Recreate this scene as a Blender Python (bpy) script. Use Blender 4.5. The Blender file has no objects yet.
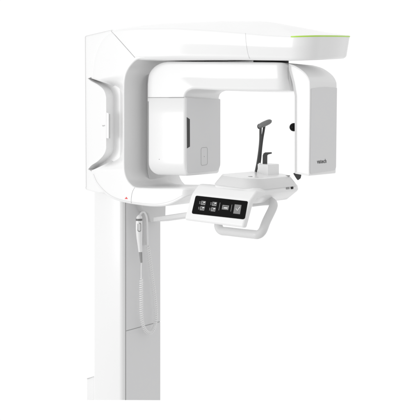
import bpy, bmesh, math
from mathutils import Vector, Matrix

# ------------------------------------------------------------------ camera, world, lights
S = bpy.context.scene
F = 1200.0                      # focal length in units of a 420 px wide picture
CAMZ, HZ = 1.5, 118.0           # eye height, horizon row
cam = bpy.data.cameras.new('camera'); co = bpy.data.objects.new('camera', cam)
S.collection.objects.link(co); S.camera = co
co.location = (0, 0, CAMZ); co.rotation_euler = (math.radians(90), 0, 0)
cam.lens = F / 420 * 36; cam.sensor_width = 36; cam.shift_y = -(210 - HZ) / 420
cam.clip_end = 200; cam.clip_start = .05
S.render.resolution_x = S.render.resolution_y = 1024
S.view_settings.view_transform = 'Standard'; S.view_settings.look = 'None'
S.view_settings.exposure = 0; S.view_settings.gamma = 1

W = bpy.data.worlds.new('World'); S.world = W; W.use_nodes = True
nt = W.node_tree; nt.nodes.clear()
wo = nt.nodes.new('ShaderNodeOutputWorld'); bg = nt.nodes.new('ShaderNodeBackground')
tc = nt.nodes.new('ShaderNodeTexCoord'); dp = nt.nodes.new('ShaderNodeVectorMath'); dp.operation = 'DOT_PRODUCT'
dp.inputs[1].default_value = (-.50, .80, .33)      # the white studio sweep lies behind and to the left
cr = nt.nodes.new('ShaderNodeValToRGB')
mr = nt.nodes.new('ShaderNodeMapRange'); mr.inputs[1].default_value = -1; mr.inputs[2].default_value = 1
nt.links.new(tc.outputs['Generated'], dp.inputs[0]); nt.links.new(dp.outputs['Value'], mr.inputs[0])
nt.links.new(mr.outputs[0], cr.inputs[0]); nt.links.new(cr.outputs[0], bg.inputs[0]); nt.links.new(bg.outputs[0], wo.inputs[0])
e = cr.color_ramp.elements
e[0].position = .15; e[0].color = (.66, .66, .66, 1)
e[1].position = .68; e[1].color = (1.0, 1.0, 1.0, 1)
m_ = cr.color_ramp.elements.new(.45); m_.color = (.74, .74, .74, 1)
bg.inputs[1].default_value = 1.02

def area(name, loc, target, size, power):
    l = bpy.data.lights.new(name, 'AREA'); l.shape = 'RECTANGLE'; l.size, l.size_y = size; l.energy = power
    o = bpy.data.objects.new(name, l); S.collection.objects.link(o); o.location = loc
    o.rotation_euler = (Vector(target) - Vector(loc)).to_track_quat('-Z', 'Y').to_euler()
    return o
area('softbox', (-6.0, 1.6, 1.4), (0, 5.8, 1.0), (2.6, 3.0), 131)
area('top_fill', (-.6, 5.4, 4.6), (0, 5.8, 1.4), (2.4, 2.4), 12)  # weak fill added overhead to lift the arm's dome and tray top


# ------------------------------------------------------------------ frame of the machine
TH = math.radians(30); c, s = math.cos(TH), math.sin(TH)
OX, OY = -.43, 6.0
VC = .16                        # centre plane of the machine
# local axes: x = along the arm, y = across (away from the camera), z = up
def loc(X, Y, Z):
    dx, dy = X - OX, Y - OY
    return Vector((c * dx - s * dy, s * dx + c * dy, Z))
def at(px, py, Y):              # picture point at a given distance -> machine coordinates
    return loc((px - 210) / F * Y, Y, CAMZ - (py - HZ) / F * Y)
EYE = loc(0, 0, CAMZ)
def hit(px, py, p0, n):
    d = at(px, py, 1.0) - EYE
    return EYE + d * ((Vector(p0) - EYE).dot(n) / d.dot(n))
def pv(px, py, v): return hit(px, py, (0, v, 0), Vector((0, 1, 0)))
def pu(px, py, u): return hit(px, py, (u, 0, 0), Vector((1, 0, 0)))
def uz(pts, v):                 # traced points (px, py[, r]) on the side plane -> (u, z[, r])
    out = []
    for p in pts:
        q = pv(p[0], p[1], v); out.append((q.x, q.z) + tuple(p[2:]))
    return out
def vz(pts, u):
    out = []
    for p in pts:
        q = pu(p[0], p[1], u); out.append((q.y, q.z) + tuple(p[2:]))
    return out

# ------------------------------------------------------------------ materials
def mat(name, col, rough=.35, noise=.0, metallic=0, emis=0, coat=0, bump=0, spec=.5):
    m = bpy.data.materials.new(name); m.use_nodes = True
    n = m.node_tree; b = n.nodes['Principled BSDF']
    b.inputs['Base Color'].default_value = (*col, 1); b.inputs['Roughness'].default_value = rough
    b.inputs['Metallic'].default_value = metallic
    b.inputs['Specular IOR Level'].default_value = spec
    if coat: b.inputs['Coat Weight'].default_value = coat; b.inputs['Coat Roughness'].default_value = .12
    if emis:
        b.inputs['Emission Color'].default_value = (*col, 1); b.inputs['Emission Strength'].default_value = emis
    t = n.nodes.new('ShaderNodeTexCoord'); ns = n.nodes.new('ShaderNodeTexNoise'); ns.inputs['Scale'].default_value = 9
    ns.inputs['Detail'].default_value = 4
    r = n.nodes.new('ShaderNodeMapRange'); r.inputs[3].default_value = max(.02, rough - .05); r.inputs[4].default_value = rough + .06
    n.links.new(t.outputs['Object'], ns.inputs['Vector']); n.links.new(ns.outputs[0], r.inputs[0]); n.links.new(r.outputs[0], b.inputs['Roughness'])
    if bump:
        n2 = n.nodes.new('ShaderNodeTexNoise'); n2.inputs['Scale'].default_value = 900
        bp = n.nodes.new('ShaderNodeBump'); bp.inputs['Strength'].default_value = bump; bp.inputs['Distance'].default_value = .0005
        n.links.new(t.outputs['Object'], n2.inputs['Vector']); n.links.new(n2.outputs[0], bp.inputs['Height']); n.links.new(bp.outputs[0], b.inputs['Normal'])
    return m
WHITE = mat('white_gloss_plastic', (.90, .90, .90), .30, coat=.25)
GREY = mat('silver_grey_paint', (.77, .77, .775), .42, bump=.15)
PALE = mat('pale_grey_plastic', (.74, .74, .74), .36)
MIDG = mat('mid_grey_rubber', (.34, .34, .34), .55)
SEAM = mat('seam_shadow_gap', (.42, .42, .42), .7)
DARK = mat('dark_gap', (.05, .05, .05), .6)
CHAR = mat('charcoal_plastic', (.055, .055, .055), .38)
PADG = mat('grey_pad_rubber', (.20, .20, .20), .45)
BLACK = mat('black_glass', (.004, .004, .004), .25, spec=.08)
ICON = mat('lit_icon', (.20, .20, .20), .5, emis=.12)
ICOND = mat('icon_dark', (.05, .05, .05), .5, emis=0)
ICONW = mat('icon_white', (.75, .75, .75), .5, emis=.3)
GREEN = mat('green_light_strip', (.42, .70, .07), .35, emis=.12)
RED = mat('red_ink', (.85, .10, .10), .5)
INK = mat('dark_grey_ink', (.10, .10, .10), .5)
CORD = mat('pale_cord', (.92, .92, .92), .4)

# ------------------------------------------------------------------ mesh helpers
def link(name, bm, m, parent, sharp=38, wn=True):
    bmesh.ops.recalc_face_normals(bm, faces=bm.faces[:])
    me = bpy.data.meshes.new(name); bm.to_mesh(me); bm.free()
    for p in me.polygons: p.use_smooth = len(p.vertices) <= 4
    me.set_sharp_from_angle(angle=math.radians(sharp))
    me.materials.append(m)
    o = bpy.data.objects.new(name, me); S.collection.objects.link(o)
    if parent: o.parent = parent
    if wn:
        w = o.modifiers.new('normals', 'WEIGHTED_NORMAL'); w.keep_sharp = True; w.weight = 100
    return o
def fillet(pts, n=8):
    out = []; N = len(pts)
    for i, p in enumerate(pts):
        r = p[2] if len(p) > 2 else 0
        P = Vector(p[:2])
        if r <= 0: out.append(P); continue
        A = Vector(pts[i - 1][:2]); B = Vector(pts[(i + 1) % N][:2])
        a = (A - P); b = (B - P); la, lb = a.length, b.length; a.normalize(); b.normalize()
        ang = a.angle(b); d = min(r / math.tan(ang / 2), la * .48, lb * .48); r2 = d * math.tan(ang / 2)
        cen = P + (a + b).normalized() * (r2 / math.sin(ang / 2))
        s0 = P + a * d - cen; s1 = P + b * d - cen
        a0 = math.atan2(s0.y, s0.x); a1 = math.atan2(s1.y, s1.x); da = (a1 - a0 + math.pi) % (2 * math.pi) - math.pi
        for k in range(n + 1):
            t = a0 + da * k / n; out.append(cen + Vector((math.cos(t), math.sin(t))) * r2)
    return out
def spline(pts, n=6, closed=False):     # Catmull-Rom through tuples
    P = [Vector(p) for p in pts]; out = []; N = len(P)
    rng = range(N if closed else N - 1)
    for i in rng:
        p0 = P[(i - 1) % N] if closed or i > 0 else P[0] * 2 - P[1]
        p1 = P[i]; p2 = P[(i + 1) % N]
        p3 = P[(i + 2) % N] if closed or i + 2 < N else P[-1] * 2 - P[-2]
        for k in range(n):
            t = k / n
            out.append(.5 * ((2 * p1) + (p2 - p0) * t + (2 * p0 - 5 * p1 + 4 * p2 - p3) * t * t + (3 * p1 - p0 - 3 * p2 + p3) * t ** 3))
    if not closed: out.append(P[-1])
    return out
def offs(poly, d):
    N = len(poly); A = sum(poly[i].x * poly[(i + 1) % N].y - poly[(i + 1) % N].x * poly[i].y for i in range(N))
    sg = 1 if A > 0 else -1; out = []
    for i in range(N):
        e1 = (poly[i] - poly[i - 1]); e2 = (poly[(i + 1) % N] - poly[i])
        if e1.length < 1e-7: e1 = e2
        if e2.length < 1e-7: e2 = e1
        n1 = Vector((-e1.y, e1.x)).normalized(); n2 = Vector((-e2.y, e2.x)).normalized()
        m = (n1 + n2)
        m = m.normalized() if m.length > 1e-6 else n1
        k = max(.35, m.dot(n1)); out.append(poly[i] + m * (d / k) * sg)
    return out
def dedupe(poly):
    out = []
    for p in poly:
        if not out or (p - out[-1]).length > 1e-5: out.append(p)
    if (out[0] - out[-1]).length < 1e-5: out.pop()
    return out
def rings(bm, R, cap0=True, cap1=True, closed=True):
    vs = [[bm.verts.new(p) for p in r] for r in R]; n = len(R[0])
    for a, b in zip(vs, vs[1:]):
        for i in range(n if closed else n - 1):
            bm.faces.new((a[i], a[(i + 1) % n], b[(i + 1) % n], b[i]))
    if cap0: bm.faces.new(vs[0][::-1])
    if cap1: bm.faces.new(vs[-1])
def prism_bm(poly, t0, t1, r, fmap, seg=5, bm=None, r1=None):
    poly = dedupe(poly); bm = bm or bmesh.new(); R = []
    r1 = r if r1 is None else r1
    if r > 0:
        for k in range(seg):
            a = math.pi / 2 * k / seg
            R.append([fmap(p, t0 + r * (1 - math.sin(a))) for p in offs(poly, r * (1 - math.cos(math.pi / 2 - a)))])
    R.append([fmap(p, t0 + r) for p in poly])
    R.append([fmap(p, t1 - r1) for p in poly])
    if r1 > 0:
        for k in range(1, seg + 1):
            a = math.pi / 2 * k / seg
            R.append([fmap(p, t1 - r1 * (1 - math.sin(a))) for p in offs(poly, r1 * (1 - math.cos(a)))])
    rings(bm, R); return bm
UZ = lambda p, t: Vector((p.x, t, p.y))
VZ = lambda p, t: Vector((t, p.x, p.y))
UV = lambda p, t: Vector((p.x, p.y, t))
def prism(name, poly, t0, t1, r, m, parent, fmap=UZ, sharp=38, r1=None):
    return link(name, prism_bm(poly, t0, t1, r, fmap, r1=r1), m, parent, sharp)
def tube_bm(path, rad, seg=10, bm=None, closed=False, caps=True):
    bm = bm or bmesh.new(); P = [Vector(p) for p in path]; N = len(P)
    if not callable(rad): r0 = rad; rad = lambda t: r0
    T = []
    for i in range(N):
        a = P[i - 1] if (i > 0 or closed) else P[0]; b = P[(i + 1) % N] if (i < N - 1 or closed) else P[-1]
        T.append((b - a).normalized())
    nrm = T[0].orthogonal().normalized(); R = []
    for i in range(N):
        nrm = (nrm - T[i] * nrm.dot(T[i])).normalized(); bi = T[i].cross(nrm)
        rr = rad(i / (N - 1))
        R.append([P[i] + (nrm * math.cos(2 * math.pi * k / seg) + bi * math.sin(2 * math.pi * k / seg)) * rr for k in range(seg)])
    if closed: R.append(R[0])
    rings(bm, R, caps and not closed, caps and not closed)
    if closed: bmesh.ops.remove_doubles(bm, verts=bm.verts[:], dist=1e-6)
    return bm
def tube(name, path, rad, m, parent, seg=10): return link(name, tube_bm(path, rad, seg), m, parent, 50, wn=False)
def seam(name, path, m, parent, rad=.0011): return link(name, tube_bm(path, rad, 6), m, parent, 80, wn=False)

# ------------------------------------------------------------------ the machine
root = bpy.data.objects.new('dental_xray_machine', None); S.collection.objects.link(root)
root.location = (OX, OY, 0); root.rotation_euler = (0, 0, -TH)
root['label'] = 'large white panoramic dental x-ray machine with C-shaped frame on a tall column'
root['category'] = 'x-ray machine'

# --- column: rectangular with rounded near corner; foot trimmed as in the picture
CU0 = pv(95, 200, 0).x; CV1 = pu(160, 300, 0).y
def foot(p, t):   # lower end follows the sight line of row 400
    return hit_z(p.x, p.y, t)
def zrow(u, v, row):
    Y = OY - s * u + c * v
    return CAMZ - (row - HZ) / F * Y
def column_bm():
    plan = fillet([(CU0, -.014, .01), (0, -.014, .020), (0, CV1, .012), (CU0, CV1, .01)], 8)
    bm = bmesh.new()
    rings(bm, [[Vector((p.x, p.y, zrow(p.x, p.y, 400))) for p in plan], [Vector((p.x, p.y, 1.80)) for p in plan]])
    return bm
column = link('column', column_bm(), WHITE, root, 50, wn=False)
# front cover of the column: two grey panels meeting at the seam
v0, v1 = .0145, CV1 - .003
def fpanel(name, z0f, z1):
    bm = bmesh.new(); y0, y1 = v0, v1
    def ring(u, ins): return [Vector((u, y0 + ins, z0f(y0) + (ins if z0f is not foot0 else 0))), Vector((u, y1 - ins, z0f(y1) + (ins if z0f is not foot0 else 0))),
                              Vector((u, y1 - ins, z1 - ins)), Vector((u, y0 + ins, z1 - ins))]
    rings(bm, [ring(-.004, 0), ring(.002, 0), ring(.0045, .0015)], True, True)
    return link(name, bm, GREY, column)
foot0 = lambda v: zrow(0, v, 400)
zs = pu(125, 331, 0).z
fpanel('front_panel', foot0, zs - .0012)
fpanel('front_panel', lambda v: zs + .0012, 1.16)
seam('edge_gap', [Vector((.0005, v0 - .0015, foot0(v0))), Vector((.0005, v0 - .0015, 1.16))], SEAM, column, .0018)
fs = prism('panel_gap', fillet([(v0 + .001, zs - .004), (v1 - .001, zs - .004), (v1 - .001, zs + .004), (v0 + .001, zs + .004)]), -.003, .0022, 0, SEAM, column, VZ)

# small cable box behind the column foot
q = uz([(86.5, 400), (86.5, 377.8), (95.5, 374.8), (99, 400)], .10)
bm = bmesh.new(); P_ = [Vector(x) for x in q]
def cb(v, ins): return [Vector((P_[0].x + ins, v, zrow(P_[0].x, v, 400))), Vector((P_[1].x + ins, v, P_[1].y - ins)), Vector((P_[2].x - ins, v, P_[2].y - ins)), Vector((P_[2].x - ins, v, zrow(P_[2].x, v, 399.7)))]
rings(bm, [cb(.10, .004), cb(.104, 0), cb(.15, 0)])
link('cable_box', bm, WHITE, root)
seam('edge_trim', [pv(94.6, 399.5, .098), pv(94.6, 376.4, .098), pv(87.2, 378.6, .098)], PALE, root, .0030)

# --- back plate behind the C frame
HI = [(88.0, 78.4), (91, 80.8), (97.5, 84.4), (103.2, 89.2), (105.8, 95.5), (106.2, 104), (106.2, 142), (105.8, 150), (103, 155.8), (97.5, 161.4), (91.5, 165.4), (88.2, 169.2)]
VP = -.080                       # near face of the back plate
bp_ = fillet([p if len(p) > 2 else p + (0,) for p in uz([(84.3, 36, .012), (111, 29.8), (112, 50), (100, 66), (92.6, 76.6)], VP)], 6) \
    + spline(uz(HI, VP), 5) + fillet([p if len(p) > 2 else p + (0,) for p in uz([(92.8, 172.2), (99, 180), (112, 190), (112, 192.6), (97, 192.8), (84.3, 189.3, .012)], VP)], 6)
back_plate = prism('back_plate', bp_, VP, .39, .004, WHITE, root, sharp=50)

# --- C frame (upright, corners and lower arm); the outer edge of the upright draws back to leave the grip recess
VN, VF = -.085, .405
outer = spline([(121, 31.5), (112, 31.2), (104.2, 36), (99, 43.6), (95.2, 53), (92.9, 62.6), (91.6, 74)], 5) \
    + spline([(91.3, 78.4), (100, 81.4), (110.7, 85.3), (116.6, 90.3), (119.3, 97), (119.8, 106), (119.8, 123), (119.8, 140), (119.2, 149), (116.5, 156), (110, 161.3), (100, 166.5), (91.4, 170.4)], 5) \
    + spline([(91.9, 173), (93.2, 177), (96, 183), (100.3, 188.6), (105, 193.3), (110.7, 197.6), (119, 201), (130, 203.6), (139, 205), (149, 206.3), (158, 206.6),
              (166, 206), (174.5, 203), (184.5, 197.6), (190, 195.6), (195, 194.8), (200, 194.4)], 5)
inner = spline([(200, 187.9), (192, 188.0), (177, 188.2), (158, 188.2), (146, 187.8), (136, 187), (131, 183.6), (127.6, 178.6), (125.6, 172), (125, 163),
                (125, 140), (125, 110), (125, 90), (125.6, 79.5), (127.6, 72), (131.6, 65.4), (137.5, 60), (146, 58.6)], 7)[::-1]
def resample(P, n):
    L = [0]
    for a, b in zip(P, P[1:]): L.append(L[-1] + (b - a).length)
    out = []; j = 0
    for k in range(n):
        t = L[-1] * k / (n - 1)
        while j < len(L) - 2 and L[j + 1] < t: j += 1
        f = (t - L[j]) / max(1e-9, L[j + 1] - L[j]); out.append(P[j].lerp(P[j + 1], f))
    return out
def split_at(P, idx):
    return [P[a:b + 1] for a, b in zip([0] + idx, idx + [len(P) - 1])]
def nearest(P, q): return min(range(len(P)), key=lambda i: (P[i] - Vector(q)).length)
oi = [nearest(outer, (91.3, 78.4)), nearest(outer, (119.8, 106)), nearest(outer, (119.8, 140)), nearest(outer, (91.4, 170.4)), nearest(outer, (130, 203.6))]
ii = [nearest(inner, (129.5, 68)), nearest(inner, (125, 100)), nearest(inner, (125, 148)), nearest(inner, (126.3, 175)), nearest(inner, (137, 187.3))]
O_, I_ = [], []
for A_, B_, n in zip(split_at(outer, oi), split_at(inner, ii), (24, 30, 14, 30, 30, 40)):
    O_ += resample(A_, n)[:-1]; I_ += resample(B_, n)[:-1]
O_.append(outer[-1]); I_.append(inner[-1])
def sm(a, b, x):
    t = max(0, min(1, (x - a) / (b - a))); return t * t * (3 - 2 * t)
def vo(p): return VN + .115 * sm(96, 118, p.x) * sm(78, 92, p.y) * (1 - sm(154, 172, p.y))
def strip_body(name, O_, I_, vfun, vfar, rr, m, parent, px_m=205, sharp=50, crease=0, vbase=None):
    """a body between two traced outlines O_ and I_ of equal length: near face at depth vfun(p, outer?), far face at vfar"""
    loop = O_ + I_[::-1]; no = len(O_); n = len(loop)
    bm = bmesh.new(); R = []; seg = 6
    flat = [Vector((q.x, q.z)) for q in [pv(p.x, p.y, VN if vbase is None else vbase) for p in loop]]
    vs_ = [vfun(loop[i], i < no) for i in range(n)]
    far_ = [vfar(loop[i]) if callable(vfar) else vfar for i in range(n)]
    for k in range(seg + 1):
        a = math.pi / 2 * k / seg; ins = rr * (1 - math.sin(a)); pp = offs(flat, ins)
        R.append([Vector((p.x, vf - rr * (1 - math.cos(a)), p.y)) for p, vf in zip(pp, far_)])
    for k in range(seg + 1):
        a = math.pi / 2 * k / seg; ins = rr * (1 - math.cos(a)); pp = offs(loop, ins * px_m)
        R.append([pv(p.x, p.y, v + rr * (1 - math.sin(a))) for p, v in zip(pp, vs_)])
    vr = [[bm.verts.new(p) for p in r] for r in R]
    for a, b in zip(vr, vr[1:]):
        for i in range(n): bm.faces.new((a[i], a[(i + 1) % n], b[(i + 1) % n], b[i]))
    MS = 16
    for last in (vr[0], vr[-1]):
        rows = []
        for i in range(no):
            a = last[i]; b = last[n - 1 - i]; row = [a]
            for k in range(1, MS):
                q = a.co.lerp(b.co, k / MS)
                if crease and last is vr[-1]: q.y = a.co.y + (b.co.y - a.co.y) * max(0, (k / MS - crease) / (1 - crease))
                row.append(bm.verts.new(q))
            row.append(b); rows.append(row)
        for r0, r1_ in zip(rows, rows[1:]):
            for k in range(MS): bm.faces.new((r0[k], r1_[k], r1_[k + 1], r0[k + 1]))
    bmesh.ops.holes_fill(bm, edges=[e_ for e_ in bm.edges if e_.is_boundary], sides=0)
    return link(name, bm, m, parent, sharp, wn=False)
def pair_up(outer, inner, oi, ii, ns):
    O_, I_ = [], []
    for A_, B_, n in zip(split_at(outer, oi), split_at(inner, ii), ns):
        O_ += resample(A_, n)[:-1]; I_ += resample(B_, n)[:-1]
    O_.append(outer[-1]); I_.append(inner[-1]); return O_, I_
c_frame = strip_body('c_frame', O_, I_, lambda p, o: (vo(p) if o else VN) + .045 * sm(182, 199, p.x) * (1 if p.y > 150 else 0), lambda p: VF - .13 * sm(150, 180, p.y) * sm(122, 130, p.x), .009, WHITE, root, sharp=80)
# guide cover on the inner face of the upright, flared at its foot
gp = spline(uz([(118, 62), (126.0, 64), (126.2, 90), (126.2, 150), (126.6, 168), (127.6, 178), (130.5, 185), (134, 189)], VN), 5) + [Vector(x) for x in uz([(128, 196), (118, 190)], VN)]
prism('guide_cover', gp, .105, VF + .002, .016, WHITE, root, sharp=50)
side_cover = back_plate
# latch on the grip edge
prism('latch', fillet([x for x in uz([(106.3, 112.3, .002), (108.6, 113.2, .002), (108.6, 138.6, .002), (106.3, 138, .002)], VP)], 4), VP - .002, VP + .008, .001, WHITE, side_cover)
seam('latch_shadow', [pv(109.4, 114.0, VP + .012), pv(109.4, 138.3, VP + .012)], MIDG, side_cover, .0028)  # grey bar painting the shadow beside the latch
# maker's small mark on the side cover
seam('mark', [pv(102.3, 125.2, VP - .0003), pv(102.8, 126.2, VP - .0003), pv(104.5, 125.3, VP - .0003)], SEAM, side_cover, .0012)
# red warning triangle
tri = [pv(124.6, 199.0, VN - .0006), pv(127.8, 199.0, VN - .0006), pv(126.3, 196.8, VN - .0006)]
bm = bmesh.new(); rings(bm, [[p + Vector((0, .0008, 0)) for p in tri], tri]); link('warning_mark', bm, RED, c_frame, wn=False)
seam('corner_seam', [pv(x, y, VN - .0001) for x, y in spline([(134.6, 187.6), (132.4, 192), (131.3, 198), (131.2, 203.2)], 5)], SEAM, c_frame, .0009)
seam('rim_seam', [pv(x, y, VN - .0001) for x, y in spline([(93.4, 174), (97, 182), (104, 190.3), (112, 196.2), (122, 199.9), (135, 202.3), (150, 203.8), (160, 203.6), (172, 200.6), (182, 195.6)], 5)], PALE, c_frame, .0009)

# --- top arm
U = lambda px: pv(px, 60, VN).x
us_t, us_b = U(110.5), U(137.5)
UE = pu and None
edge_tab = [(p.x, p.z) for p in [pv(*q, VN) for q in [(110.5, 30.7), (118, 28.7), (134, 27.2), (175, 26.9), (212, 29.2), (240, 31.6), (265, 34.0), (280, 34.9), (291, 35.3)]]]
bot_tab = [(p.x, p.z) for p in [pv(*q, VN) for q in [(137.5, 60), (175, 59.6), (212, 59.6), (250, 60.2), (291, 60.9)]]]
def tab(T, x):
    if x <= T[0][0]: return T[0][1] + (T[1][1] - T[0][1]) / (T[1][0] - T[0][0]) * (x - T[0][0]) * .3
    for a, b in zip(T, T[1:]):
        if x <= b[0]:
            f = (x - a[0]) / (b[0] - a[0]); return a[1] + (b[1] - a[1]) * f
    return T[-1][1]
def sm(a, b, x):
    t = max(0, min(1, (x - a) / (b - a))); return t * t * (3 - 2 * t)
U_NOSE = 1.081
def plan(us, ue, hw, R=.10, bulge=.012, n=26):
    P = []
    for i in range(n): P.append((us + (ue - R - us) * i / n, -hw))
    for k in range(11):
        a = math.pi / 2 * k / 10; P.append((ue - R + R * math.sin(a), -hw + R - R * math.cos(a)))
    y0, y1 = -hw + R, hw - R
    for k in range(1, 8):
        t = k / 8; P.append((ue + bulge * math.sin(math.pi * t), y0 + (y1 - y0) * t))
    P2 = [(x, -y) for x, y in P[:n + 11]][::-1]
    return P + P2
def tilt(u, v, lv=1): return lv * .052 * (v + .245) * sm(.82, 1.02, u) + (1 - lv) * .062 * (v + .245) * sm(.5, .95, u)
HW = (VF - VN) / 2 + .0012
def ring_at(lv, ins, uo=0, low=0):   # lv: 0 bottom .. 1 edge
    us = us_b + (us_t - us_b) * lv
    ue = U_NOSE - .02 * (1 - lv) - ins + uo
    out = []
    for x, y in plan(us, ue, HW - ins):
        zb, ze = tab(bot_tab, x), tab(edge_tab, x)
        y += low * sm(.20, .42, x) * (1 - sm(-.2, .1, y)); out.append(Vector((x, y + VC, zb + (ze - zb) * lv + tilt(x, y, lv))))
    return out
def top_tab(u):
    T = [(-.1, 1.935), (.05, 1.962), (.2, 1.972), (.5, 1.972), (.75, 1.962), (.9, 1.945), (1.02, 1.918), (1.2, 1.89)]
    return tab(T, u)
bm = bmesh.new(); R = []
for ins, lv in [(.016, 0), (.009, .012), (.004, .045), (.001, .09), (0, .14)]: R.append(ring_at(lv, ins, 0, .013))
for k in range(1, 13):
    lv = .14 + .86 * k / 12 * .97; R.append(ring_at(lv, 0, 0, .013 * max(0, (.55 - lv) / .41)))
R.append(ring_at(.985, .0015)); R.append(ring_at(1.0, .006))
for k in range(1, 15):
    sc = 1 - k / 14; sc = max(sc, .02)
    out = []
    for x, y in plan(us_t, U_NOSE - .006 - (1 - sc) * .45, (HW - .006) * sc, R=.094 * (.25 + .75 * sc) * min(1, sc * 2.2), bulge=.012 * sc):
        ze = tab(edge_tab, x); zt = max(ze + .004, top_tab(x))
        f = 1 - sc ** 2.4
        out.append(Vector((x, y + VC, ze + (zt - ze) * f + tilt(x, y) * sc)))
    R.append(out)
rings(bm, R)
top_arm = link('top_arm', bm, WHITE, root, 50, wn=False)
# green light strip round the nose
def strip_line(lv, o):
    P = [p for p in ring_at(lv, 0, 0)]
    n = 26; L = P[:n + 11 + 7 + 11]
    ux = pv(291, 36, VN).x
    # densify the near side start
    st = Vector((ux, VN, 0)); zb, ze = tab(bot_tab, ux), tab(edge_tab, ux); st.z = zb + (ze - zb) * lv + tilt(ux, -HW)
    L = [st] + [p for p in L if p.x > ux + .004]
    out = []
    for i, p in enumerate(L):
        a = L[max(0, i - 1)]; b = L[min(len(L) - 1, i + 1)]; t = (b - a); n_ = Vector((t.y, -t.x, 0)).normalized()
        out.append(p + n_ * o)
    return out
bm = bmesh.new()
A, B, C_, D = strip_line(.918, .0004), strip_line(.926, .0020), strip_line(.965, .0020), strip_line(.972, .0004)
rings(bm, [list(x) for x in (A, B, C_, D)], False, False, closed=False)
link('light_strip', bm, GREEN, top_arm, 50, wn=False)
seam('corner_seam', [pv(x, y, VN - .0012) for x, y in [(111.2, 31), (124, 45.4), (134.8, 57.6)]], SEAM, top_arm, .0008)
seam('nose_seam', [pv(x, y, VN - .0012 + .013 * max(0, min(1, (.55 - (59.8 - y) / 26.5) / .41))) for x, y in spline([(245.4, 33), (246, 42), (247.3, 51), (249.3, 58.6)], 4)], PALE, top_arm, .0011)
# pivot disc carrying the rotating unit; its black paints the shadow under the arm
UPV = pv(271, 60, VC).x
piv = [Vector((UPV + .085 * math.cos(a), VC + .085 * math.sin(a))) for a in [2 * math.pi * k / 40 for k in range(40)]]
prism('pivot', piv, 1.745, 1.80, .003, DARK, root, UV)

# --- rotating unit
G0, G1 = 0.0, .335
beam_px = [(147.8, 101.5), (147.8, 84), (149, 75), (152.5, 69), (158, 64.6), (166, 61.9), (178, 61.6), (200, 61.7), (240, 62.0), (265, 62.2), (279, 62.4), (285, 63.2), (290.5, 66)]
beam_lo = [(291.5, 91), (280, 90.9), (266, 90.9), (250, 90.9), (220, 90.4), (197, 89.2), (190.5, 90.3), (187, 92.8), (185.5, 97), (185.3, 100.5)]
bo = [Vector(p) for p in beam_px[:1]] + spline(beam_px[1:], 6)
bi = spline(beam_lo, 6)[::-1]
bO, bI = pair_up(bo, bi, [nearest(bo, (147.8, 84)), nearest(bo, (178, 62.2))], [nearest(bi, (185.5, 97)), nearest(bi, (197, 89.2))], (8, 40, 70))
def vb(p, o): return G0 + .06 * max(0, (p.x - 276) / 16) ** 2.2 + (0 if o else .010 * sm(165, 195, p.x))
rotating_arm = strip_body('rotating_arm', bO, bI, vb, G1, .012, WHITE, root, sharp=60, crease=.55, vbase=G0)
ub = U
gen_px = [(147.8, 97.6), (147.8, 165, .022), (150.5, 175.5, .05), (184, 173.4, .02), (185.2, 97.8)]
gu0, gzt = uz([(147.8, 97.8)], G0)[0]; gu1 = uz([(185.3, 97.8)], G0)[0][0]; gzb = uz([(170, 175.6)], G0)[0][1]
bm = bmesh.new(); R = []
def gring(z, il, iv, ir=0):
    return [Vector((p.x, p.y, z)) for p in fillet([(gu0 - .001 + il, G0 - .001 + iv, .014), (gu1 + .001 - ir, G0 - .001 + iv, .013), (gu1 - ir, G1 + .012 - iv * .6, .013), (gu0 + il, G1 + .012 - iv * .6, .014)], 6)]
R.append(gring(gzt, .003, .003, .003)); R.append(gring(gzt - .003, 0, 0)); 
for k in range(1, 4): R.append(gring(gzt - .003 - (gzt - gzb - .1) * k / 3, 0, 0))
for k in range(0, 15):
    t = math.sin(math.pi / 2 * k / 14); z = gzb + .075 * (1 - t)
    t2_ = max(0, (t - .25) / .75)
    R.append(gring(z, .052 * (1 - (1 - t2_ ** 2) ** .5), .030 * (1 - (1 - min(1, t * 1.0) ** 2) ** .5), .010 * (1 - (1 - max(0, (t - .8) / .2) ** 2) ** .5)))
rings(bm, R)
gen = link('generator_housing', bm, WHITE, rotating_arm, 60, wn=False)
UG = uz([(185.3, 130)], G0)[0][0]; zgb = gzb + .010
gp2 = fillet(vz([(188.2, 98.6, .008), (222.3, 99.2, .008), (223.6, 130), (223.4, 170.4, .035), (187.2, 172.6, .03)], UG), 10)
# grey inner face, follows the housing
gf = prism('inner_face', fillet([(G0 + .009, uz([(185, 98.2)], G0)[0][1], .004), (G1 + .006, uz([(185, 98.2)], G0)[0][1], .004), (G1 + .006, zgb + .004, .04), (G0 + .009, zgb + .001, .032)], 10), UG - .004, UG + .003, .002, GREY, gen, VZ, r1=.002)
prism('beam_slot', fillet(vz([(187.0, 117.3), (189.8, 119.2), (189.9, 146.6), (187.1, 148.3)], UG + .004)), UG - .002, UG + .0045, 0, DARK, gen, VZ)
ov = fillet(vz([(201.2, 147.8, .012), (207.6, 147.2, .012), (207.6, 164.6, .012), (201.2, 165.6, .012)], UG + .004), 8)
ovb = tube_bm([Vector((UG + .0032, p.x, p.y)) for p in ov], .0009, 6, closed=True); link('button_ring', ovb, SEAM, gen, 80, wn=False)
bm = bmesh.new(); bmesh.ops.create_uvsphere(bm, u_segments=10, v_segments=6, radius=.0022, matrix=Matrix.Translation(pu(204.2, 156.5, UG + .003))); link('indicator_dot', bm, SEAM, gen, wn=False)
bm = bmesh.new(); bmesh.ops.create_uvsphere(bm, u_segments=10, v_segments=6, radius=.0024, matrix=Matrix.Translation(pv(159.3, 159.3, G0 - .0002))); link('screw_hole', bm, SEAM, gen, wn=False)
sl = [pv(147.8, 97.6, G0 - .0004), pv(184, 97.4, G0 - .0004)]
seam('seam', sl, SEAM, gen, .0016)
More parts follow.
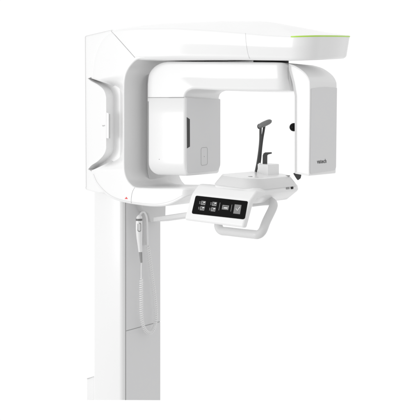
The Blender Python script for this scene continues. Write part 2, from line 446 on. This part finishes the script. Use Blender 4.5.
# detector arm with bent shoulder
dpx = [(288.5, 63.6), (295, 65.8), (301.5, 69.8), (306.4, 74.4), (309.2, 79.6), (309.9, 86), (309.6, 120), (308.9, 172.2)]
det = spline(uz(dpx, G0), 5)
det = fillet([(p.x, p.y) for p in det] + uz([(308.9, 176.2, .006), (294.6, 173.6, .006), (294.6, 96, .04), (292.6, 84, .04), (289, 70, .02)], G0), 6)
det = [p for p in det]
DV1 = .306
detector = prism('detector_housing', det, G0, DV1, .009, WHITE, rotating_arm, sharp=50)
UD = uz([(309.4, 130)], G0)[0][0]
pp = vz([(311.4, 88.0, .004), (323, 85.8), (335.4, 86.3, .006), (335.4, 169.6, .022), (323, 173), (309.8, 174.4, .01)], UD + .004)
ztop = vz([(311.4, 88.0)], UD)[0][1]
dz = uz([(309, 175.4)], G0)[0][1]
def panel_poly():
    a, b = .010, DV1 - .008; zt = ztop; P = []
    top = [(a + (b - a) * k / 12, zt - .004 + .010 * k / 12 + .006 * math.sin(math.pi * k / 12)) for k in range(13)]
    bot = [(b, dz + .014, .02), (a, dz + .006, .012)]
    return fillet(top + bot, 8)
# follow the slight slope of the face: built as a slab and sheared to the housing's face
pn = prism_bm(panel_poly(), 0, .007, .0015, lambda p, t: Vector((t, p.x, p.y)))
ua, za = uz([(310.0, 88)], G0)[0]; ub_, zb_ = uz([(309.0, 172)], G0)[0]
def facex(z): return ua + (ub_ - ua) * (z - za) / (zb_ - za)
for v in pn.verts: v.co.x += facex(v.co.z) - .0045
front = link('front_panel', pn, GREY, detector)

def text_mesh(name, txt, size, m, parent, M, depth=.0004, bold=.0):
    cu = bpy.data.curves.new(name, 'FONT'); cu.body = txt; cu.size = size; cu.extrude = depth; cu.offset = bold
    cu.align_x = 'CENTER'; cu.align_y = 'CENTER'; cu.space_character = 1.08
    t = bpy.data.objects.new(name, cu); S.collection.objects.link(t)
    dg = bpy.context.evaluated_depsgraph_get(); me = bpy.data.meshes.new_from_object(t.evaluated_get(dg))
    bpy.data.objects.remove(t); me.materials.clear(); me.materials.append(m)
    for v in me.vertices: v.co = M @ v.co
    o = bpy.data.objects.new(name, me); S.collection.objects.link(o); o.parent = parent; return o
lp = pu(321.8, 161.4, facex(1.28) + .0028)
Ml = Matrix.Translation((facex(lp.z) + .0029, lp.y, lp.z)) @ Matrix(((0, 0, 1, 0), (1, 0, 0, 0), (0, 1, 0, 0), (0, 0, 0, 1))) @ Matrix.Diagonal((1.4, 1, 1, 1))
text_mesh('logo', 'vatech', .0265, INK, front, Ml, bold=.0006)
# dark positioning-light knob on the detector's inner side
bm = bmesh.new(); kc = pv(293.8, 127.2, .03)
bmesh.ops.create_uvsphere(bm, u_segments=24, v_segments=14, radius=.02, matrix=Matrix.Translation(kc) @ Matrix.Diagonal((1.05, .9, .98, 1)))
link('light_knob', bm, BLACK, detector, wn=False)

# --- console: tray of two tiers
def plane_pt(px, py, z0, tl, u0=.773):     # plane z = z0 + tl*(u0-u)
    n = Vector((tl, 0, 1)); return hit(px, py, (u0, 0, z0), n)
def tray_ring(pts, z0, tl, n=8):
    P = []
    for u, v, r in pts: P.append((u, v, r))
    return [Vector((p.x, p.y, z0 + tl * (.773 - p.x))) for p in fillet(P, n)]
TL = .085
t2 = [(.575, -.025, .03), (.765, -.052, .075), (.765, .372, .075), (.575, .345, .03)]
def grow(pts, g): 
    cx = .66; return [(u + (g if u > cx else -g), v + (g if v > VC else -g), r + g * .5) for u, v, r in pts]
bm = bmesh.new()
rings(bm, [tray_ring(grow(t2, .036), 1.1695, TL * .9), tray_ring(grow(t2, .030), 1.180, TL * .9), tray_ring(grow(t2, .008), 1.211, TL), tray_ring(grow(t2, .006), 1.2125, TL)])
console = bpy.data.objects.new('console', None)
t1 = [(.545, -.055, .03), (.795, -.078, .06), (.795, .398, .06), (.545, .375, .03)]
bmc = bmesh.new()
rings(bmc, [tray_ring(grow(t1, -.055), 1.095, .10), tray_ring(grow(t1, -.045), 1.098, .10), tray_ring(grow(t1, -.004), 1.140, .08), tray_ring(grow(t1, .002), 1.150, .08), tray_ring(grow(t1, 0), 1.168, .07), tray_ring(grow(t1, -.006), 1.1735, .07), tray_ring(grow(t1, -.014), 1.1755, .07)])
console = link('console', bmc, WHITE, root, 50, wn=False)
tray = link('tray', bm, PALE, console, 50, wn=False)  # greyer tone paints the shade on the sloped side band
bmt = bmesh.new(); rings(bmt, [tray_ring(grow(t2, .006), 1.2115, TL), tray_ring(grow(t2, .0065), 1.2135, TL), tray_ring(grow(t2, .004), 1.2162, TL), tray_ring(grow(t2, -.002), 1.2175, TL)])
tray_top = link('tray_top', bmt, WHITE, tray, 50, wn=False)  # top split off and kept white against the band's painted shade
def disc(name, px, py, z0, tl, r, m, parent, h=.0015):
    p = plane_pt(px, py, z0, tl); bm = bmesh.new()
    pl = [Vector((r * math.cos(a), r * math.sin(a))) for a in [2 * math.pi * k / 24 for k in range(24)]]
    prism_bm(pl, -.003, h, .0005, UV, bm=bm, seg=2)
    for v in bm.verts: v.co += Vector((p.x, p.y, p.z))
    return link(name, bm, m, parent)
disc('socket', 250.2, 176.6, 1.2175, TL, .011, MIDG, tray)
disc('socket', 287.8, 175.6, 1.2175, TL, .011, MIDG, tray)
# connector and small lettering on the front side of the console
UC = .797
for (x0, x1, y0, y1, m) in [(286.3, 289.4, 187.2, 189.4, MIDG), (291, 293.2, 186.6, 189.2, BLACK)]:
    prism('port', fillet(vz([(x0, y0 + .4, .002), (x1, y0, .002), (x1, y1 - .3, .002), (x0, y1, .002)], UC), 4), UC - .02, UC + .0015, .0005, m, console, VZ)
# --- control panel: hook section swept along its axis
Rp = at(256, 191, 5.53); Lp = at(200, 184.8, 5.72)
ax = (Rp - Lp); LEN = ax.length; ax.normalize()
ow = Vector((ax.y, -ax.x, 0)).normalized()
if (EYE - Rp).dot(ow) < 0: ow = -ow
up = ow.cross(ax); up = up if up.z > 0 else -up
sec = fillet([(-.085, -.001), (-.012, .004, .05), (.047, -.045, .06), (.093, -.163, .012), (.058, -.168, .012), (.014, -.058, .03), (-.02, -.036, .03), (-.085, -.03)], 8)
CP = lambda p, t: Lp + ax * t + ow * p.x + up * p.y
cpanel = prism('control_panel', sec, -.012, LEN, .012, WHITE, console, CP, sharp=50)
# panel plane
A3 = Lp + ow * .047 + up * -.045; B3 = Lp + ow * .093 + up * -.163
dn = (B3 - A3).normalized(); pn_ = ax.cross(dn).normalized()
if (EYE - A3).dot(pn_) < 0: pn_ = -pn_
def sp(px, py): 
    q = hit(px, py, A3, pn_) - A3; return (q.dot(ax), q.dot(dn))
SM = lambda off: (lambda p, t: A3 + ax * p.x + dn * p.y + pn_ * (t + off))
scr = fillet([sp(195.8, 195.6) + (.008,), sp(248.0, 201.3) + (.008,), sp(244.5, 219.5) + (.010,), sp(191.6, 213.6) + (.010,)], 6)
screen = prism('screen', scr, -.002, .0015, .0006, BLACK, cpanel, SM(0))
def S8(x, y): return sp(190 + x / 7, 195 + y / 7)
def icon(name, x0, y0, x1, y1, m, sk=-7, off=.0015, par=None):
    k = 14 / 100.
    q = [S8(x0 + 2, y0), S8(x1 + 2, y0 + (x1 - x0) * .11), S8(x1 - 5 * (y1 - y0) / 35, y1 + (x1 - x0) * .11), S8(x0 - 5 * (y1 - y0) / 35, y1)]
    return prism(name, [Vector(p) for p in q], 0, .0006, 0, m, par or screen, SM(off))
for (x, y) in [(64, 40), (57, 78), (142, 47), (134, 85)]:
    ic = icon('icon', x + 16, y + 1, x + 47, y + 29, ICON)
    icon('glyph', x + 22, y + 8, x + 27, y + 21, ICOND, off=.0022, par=ic)
    icon('glyph', x + 32, y + 9, x + 42, y + 14, ICONW, off=.0022, par=ic)
    icon('glyph', x + 32, y + 18, x + 42, y + 22, ICOND, off=.0022, par=ic)
    icon('icon', x + 2, y + 6, x + 11, y + 9, ICON); icon('icon', x + 2, y + 17, x + 11, y + 19, ICON); icon('icon', x + 4, y + 8, x + 7, y + 24, ICON)
icon('divider', 209, 54, 212, 108, ICON); icon('divider', 292, 68, 295, 116, ICON)
ic = icon('icon', 228, 70, 273, 101, ICON)
icon('glyph', 234, 77, 242, 82, ICOND, off=.0022, par=ic); icon('glyph', 246, 77, 252, 82, ICOND, off=.0022, par=ic); icon('glyph', 256, 79, 264, 83, ICOND, off=.0022, par=ic)
icon('glyph', 240, 88, 262, 93, ICONW, off=.0022, par=ic)
ic = icon('icon', 313, 66, 360, 130, ICON)
cm = [S8(324, 96), S8(333, 110), S8(352, 84)]
SMp = SM(.0026)
link('check_mark', tube_bm([SMp(Vector(p), 0) for p in cm], .0013, 6), ICONW, ic, 80, wn=False)

# --- grab handle below the console
hp = [at(223, 213, 5.80), at(218.5, 224, 5.73), at(221, 230.3, 5.70), at(229, 231.6, 5.66), at(252, 234.2, 5.56), at(258.2, 234.4, 5.54), at(262.5, 230.8, 5.55),
      at(266.5, 221, 5.60), at(272.5, 208.5, 5.66), at(273.3, 204, 5.69), at(270.5, 201.4, 5.71), at(264, 201.2, 5.71), at(252, 202.5, 5.70)]
tube('grab_handle', spline(hp, 8), .0205, PALE, console, 20)
# support bar from column to console, below the lower arm
bar = bmesh.new()
a0, a1 = at(161, 218.6, 5.98), at(193, 214.0, 5.72)
dirn = (a1 - a0).normalized(); sd = Vector((dirn.y, -dirn.x, 0)).normalized()
pl = fillet([(-.045, -.012, .006), (.045, -.012, .006), (.045, .012, .006), (-.045, .012, .006)], 4)
prism_bm(pl, -.05, (a1 - a0).length + .02, .002, lambda p, t: a0 - sd * .03 + dirn * t + sd * p.x + Vector((0, 0, p.y)), bm=bar)
link('support_bar', bar, PALE, root)
# bracket under the lower arm
br = fillet(vz([(139, 203), (163.5, 203), (163.2, 216, .01), (159.5, 221, .012), (148.5, 222, .01), (146, 213, .01), (142.5, 211, .006)], .03), 6)
prism('bracket', br, -.01, .045, .004, PALE, root, VZ)

# --- chin support block and rods on the tray
zt0 = lambda u: 1.2175 + TL * (.773 - u)
def blk(px, py): p = plane_pt(px, py, 1.2175, TL); return p
b0, b1, b2 = blk(257.6, 172.4), blk(267.6, 175.2), blk(279, 174.4)
pl = fillet([(b0.x, b0.y, .004), (b1.x, b1.y, .004), (b2.x, b2.y, .004), (b0.x + b2.x - b1.x, b0.y + b2.y - b1.y, .004)], 4)
bm = bmesh.new()
zt1 = 1.5 - (164.6 - HZ) / F * (OY - s * b1.x + c * b1.y)
rings(bm, [[Vector((p.x, p.y, zt0(p.x) - .004)) for p in pl], [Vector((p.x, p.y, zt1 - .004)) for p in pl], [Vector((p.x, p.y, zt1 - .001)) for p in offs(pl, .001)], [Vector((p.x, p.y, zt1)) for p in offs(pl, .004)]])
chin = link('chin_block', bm, WHITE, tray)
ctr = Vector(((b0.x + b2.x) / 2, (b0.y + b2.y) / 2, zt1)); YC = OY - s * ctr.x + c * ctr.y
def boxpath(name, pts, w, th, m, par):     # flat ribbon bar through points
    bm = bmesh.new(); R = []
    P = [Vector(p) for p in pts]
    for i, p in enumerate(P):
        t = (P[min(i + 1, len(P) - 1)] - P[max(i - 1, 0)]).normalized()
        side = Vector((c * .0 + .5, .866, 0)); side = loc(1, 0, 0) - loc(0, 0, 0); side = (side - t * side.dot(t)).normalized()
        nn = t.cross(side).normalized(); ww = w(i / (len(P) - 1)) if callable(w) else w
        sec_ = fillet([(-ww / 2, -th / 2, th * .3), (ww / 2, -th / 2, th * .3), (ww / 2, th / 2, th * .3), (-ww / 2, th / 2, th * .3)], 3)
        R.append([p + side * q.x + nn * q.y for q in sec_])
    rings(bm, R); return link(name, bm, m, par, 50)
# bite piece: upright post with a short arm
bx = bmesh.new()
Lz = lambda px, py: at(px, py, YC)
bpz = [Lz(262.6, 165), Lz(262.8, 155.4), Lz(263.6, 153.4), Lz(265.2, 152.4), Lz(271.6, 152.2), Lz(271.8, 153.5), Lz(268.3, 154.4), Lz(267.3, 155.3), Lz(267.2, 165.4)]
dpt = (loc(0, 1, 0) - loc(0, 0, 0))
rings(bx, [[p + dpt * (-.009) for p in bpz], [p + dpt * .009 for p in bpz]])
bite = link('bite_post', bx, CHAR, chin, 30, wn=False)
# head support: two thin rods and a pad
YR = YC + .03
RR = lambda px, py, dy=0: at(px, py, YR + dy)
tube('rod', spline([RR(255.8, 171.8), RR(257.2, 165), RR(258.4, 158), RR(259.6, 149), RR(260.4, 140), RR(260.5, 132), RR(260.6, 126)], 4), .0064, CHAR, tray, 10)
tube('rod', spline([RR(259.6, 163, .02), RR(260.2, 158, .02), RR(261.0, 149, .02), RR(262.2, 139, .02), RR(263.4, 132, .02), RR(264.4, 126, .02)], 4), .0062, CHAR, tray, 10)
bm = bmesh.new()
pc = RR(265, 123.6, -.005); e1 = (RR(271.5, 120.6) - RR(258.5, 126.6)).normalized()
e2 = dpt.copy(); e3 = e1.cross(e2).normalized()
R = []
hl = (RR(271.9, 120.4) - RR(258.2, 126.8)).length / 2
for k in range(17):
    t = -1 + 2 * k / 16; f = (1 - abs(t) ** 3.2) ** .5 if abs(t) < 1 else .03
    f = max(f, .05); R.append([pc + e1 * t * hl + e3 * (math.cos(a) * .0135 * f) + e2 * (math.sin(a) * .022 * f) for a in [2 * math.pi * j / 20 for j in range(20)]])
rings(bm, R); link('head_pad', bm, PADG, tray, 60, wn=False)
bm = bmesh.new(); bmesh.ops.create_uvsphere(bm, u_segments=16, v_segments=10, radius=.0125, matrix=Matrix.Translation(RR(259.4, 126.4, .012)) @ Matrix.Diagonal((.9, .9, 1.1, 1)))
link('pad_clamp', bm, CHAR, tray, wn=False)
# dark temple support knob at the far corner of the tray
wd = [at(*p, 5.98) for p in [(293.2, 173.4), (297, 172.2), (301.2, 174.6), (300.4, 178.2), (297.6, 180.2), (296.0, 178)]]
bm = bmesh.new(); rings(bm, [[p - dpt * .02 for p in wd], [p + dpt * .02 for p in wd]])
bmesh.ops.recalc_face_normals(bm, faces=bm.faces[:]); bmesh.ops.bevel(bm, geom=bm.edges[:], offset=.003, segments=3, affect='EDGES', profile=.5)
link('corner_knob', bm, CHAR, console, 40, wn=False)

# ------------------------------------------------------------------ hand switch with coiled cord
sw = bpy.data.objects.new('hand_switch', None); S.collection.objects.link(sw)
base = pu(140, 252, .05)
M0 = root.matrix_basis.copy()
Rm = Matrix.Translation((OX, OY, 0)) @ Matrix.Rotation(-TH, 4, 'Z')
sw.location = Rm @ base; sw.rotation_euler = (0, 0, -TH)
sw['label'] = 'white hand-held exposure switch hanging on a coiled cord in front of the grey column'
sw['category'] = 'hand switch'
def rel(o):
    for v in o.data.vertices: v.co -= base
    return o
HU = .062
def HP(px, py, u=HU): return pu(px, py, u)
# body: elliptical rings along the axis
body = [(214.4, 139.6, .35), (215.2, 139.5, 1.5), (216.6, 139.3, 2.5), (219, 139.1, 2.9), (223, 139.0, 3.0), (229, 139.0, 3.0), (233, 139.1, 2.9), (238, 139.3, 2.6), (245, 139.8, 2.1), (252, 140.3, 1.7)]
bm = bmesh.new(); R = []
for y, x, w in body:
    p = HP(x, y); w_ = w / 200
    R.append([p + Vector((math.cos(a) * w_ * 1.0, math.sin(a) * w_ * 1.25, 0)) for a in [2 * math.pi * k / 28 for k in range(28)]])
rings(bm, R); rel(link('handle', bm, WHITE, sw, 60, wn=False))
# dark collar
bm = bmesh.new(); R = []
for y, g in ((218.6, .0), (218.7, .0006), (220.6, .0006), (220.7, 0)):
    p = HP(139.1, y); w_ = 2.95 / 200 + g
    R.append([p + Vector((math.cos(a) * w_, math.sin(a) * w_ * 1.25, 0)) for a in [2 * math.pi * k / 28 for k in range(28)]])
rings(bm, R); rel(link('collar', bm, PADG, sw, 60, wn=False))
# button on the camera-facing side
cd = Vector((.62, -.78, 0)).normalized(); cs = Vector((.78, .62, 0))
bc = HP(139.0, 227) + cd * .0155
bpoly2 = fillet([(-.0095, -.023, .009), (.0095, -.023, .009), (.0095, .023, .009), (-.0095, .023, .009)], 6)
BMAP = lambda p, t: bc + cs * p.x + Vector((0, 0, p.y)) + cd * t
btn = prism_bm(bpoly2, -.010, .0015, .001, BMAP); bt = rel(link('button', btn, PADG if False else MIDG, sw))
btn = prism_bm(fillet([(-.006, -.018, .006), (.006, -.018, .006), (.006, .018, .006), (-.006, .018, .006)], 6), 0, .003, .001, BMAP); rel(link('button_cap', btn, PALE, bt))
rel(link('strain_relief', tube_bm([HP(140.5, 252), HP(141.0, 258), HP(141.4, 262.5)], lambda t: .0085 - .003 * t, 14), MIDG, sw, 60, wn=False))
cordp = [HP(141.4, 262, .06), HP(141.2, 270, .058), HP(141.2, 279, .055)]
rel(link('cord', tube_bm(spline(cordp, 4), .0024, 8), CORD, sw, 60, wn=False))
path = [(141.4, 278), (141.2, 290), (141.2, 303), (141.4, 315), (142.6, 324), (145.2, 330.4), (149.0, 333.0), (152.7, 330.6), (155.0, 324.6), (155.8, 315), (155.2, 303), (154, 292), (152.4, 280), (150.6, 267), (148.9, 255), (147.6, 245)]
us_ = [.055, .05, .045, .04, .036, .034, .032, .032, .032, .034, .036, .036, .036, .036, .036, .036]
cp3 = spline([HP(x, y, u) for (x, y), u in zip(path, us_)], 40)
L = [0]
for a, b in zip(cp3, cp3[1:]): L.append(L[-1] + (b - a).length)
turns = 74; NP = turns * 14; cc = resample(cp3, NP); hel = []
for i, p in enumerate(cc):
    t = (cc[min(i + 1, NP - 1)] - cc[max(i - 1, 0)]).normalized(); n1 = Vector((1, 0, 0)); n1 = (n1 - t * n1.dot(t)).normalized(); n2 = t.cross(n1)
    a = 2 * math.pi * turns * i / NP; rr = .0078 * min(1, i / 20 + .2, (NP - i) / 20 + .2); hel.append(p + (n1 * math.cos(a) + n2 * math.sin(a)) * rr)
rel(link('coiled_cord', tube_bm(hel, .0028, 6), CORD, sw, 60, wn=False))
# cord's straight end running up to the hook, and the cradle it hangs in
up_ = [HP(147.6, 245, .036), HP(147.4, 236, .038), HP(147.2, 224, .04), HP(146.6, 217, .05), HP(144.6, 212.6, .058), HP(142, 212.4, .06), HP(140, 215, HU)]
rel(link('cord_end', tube_bm(spline(up_, 6), .0048, 10), CORD, sw, 60, wn=False))
prism('cradle', fillet(vz([(144.6, 211.5, .008), (149.4, 211.5, .008), (149.2, 244.5, .004), (145.6, 245.2, .004)], .03), 6), .004, .028, .003, PALE, root, VZ)
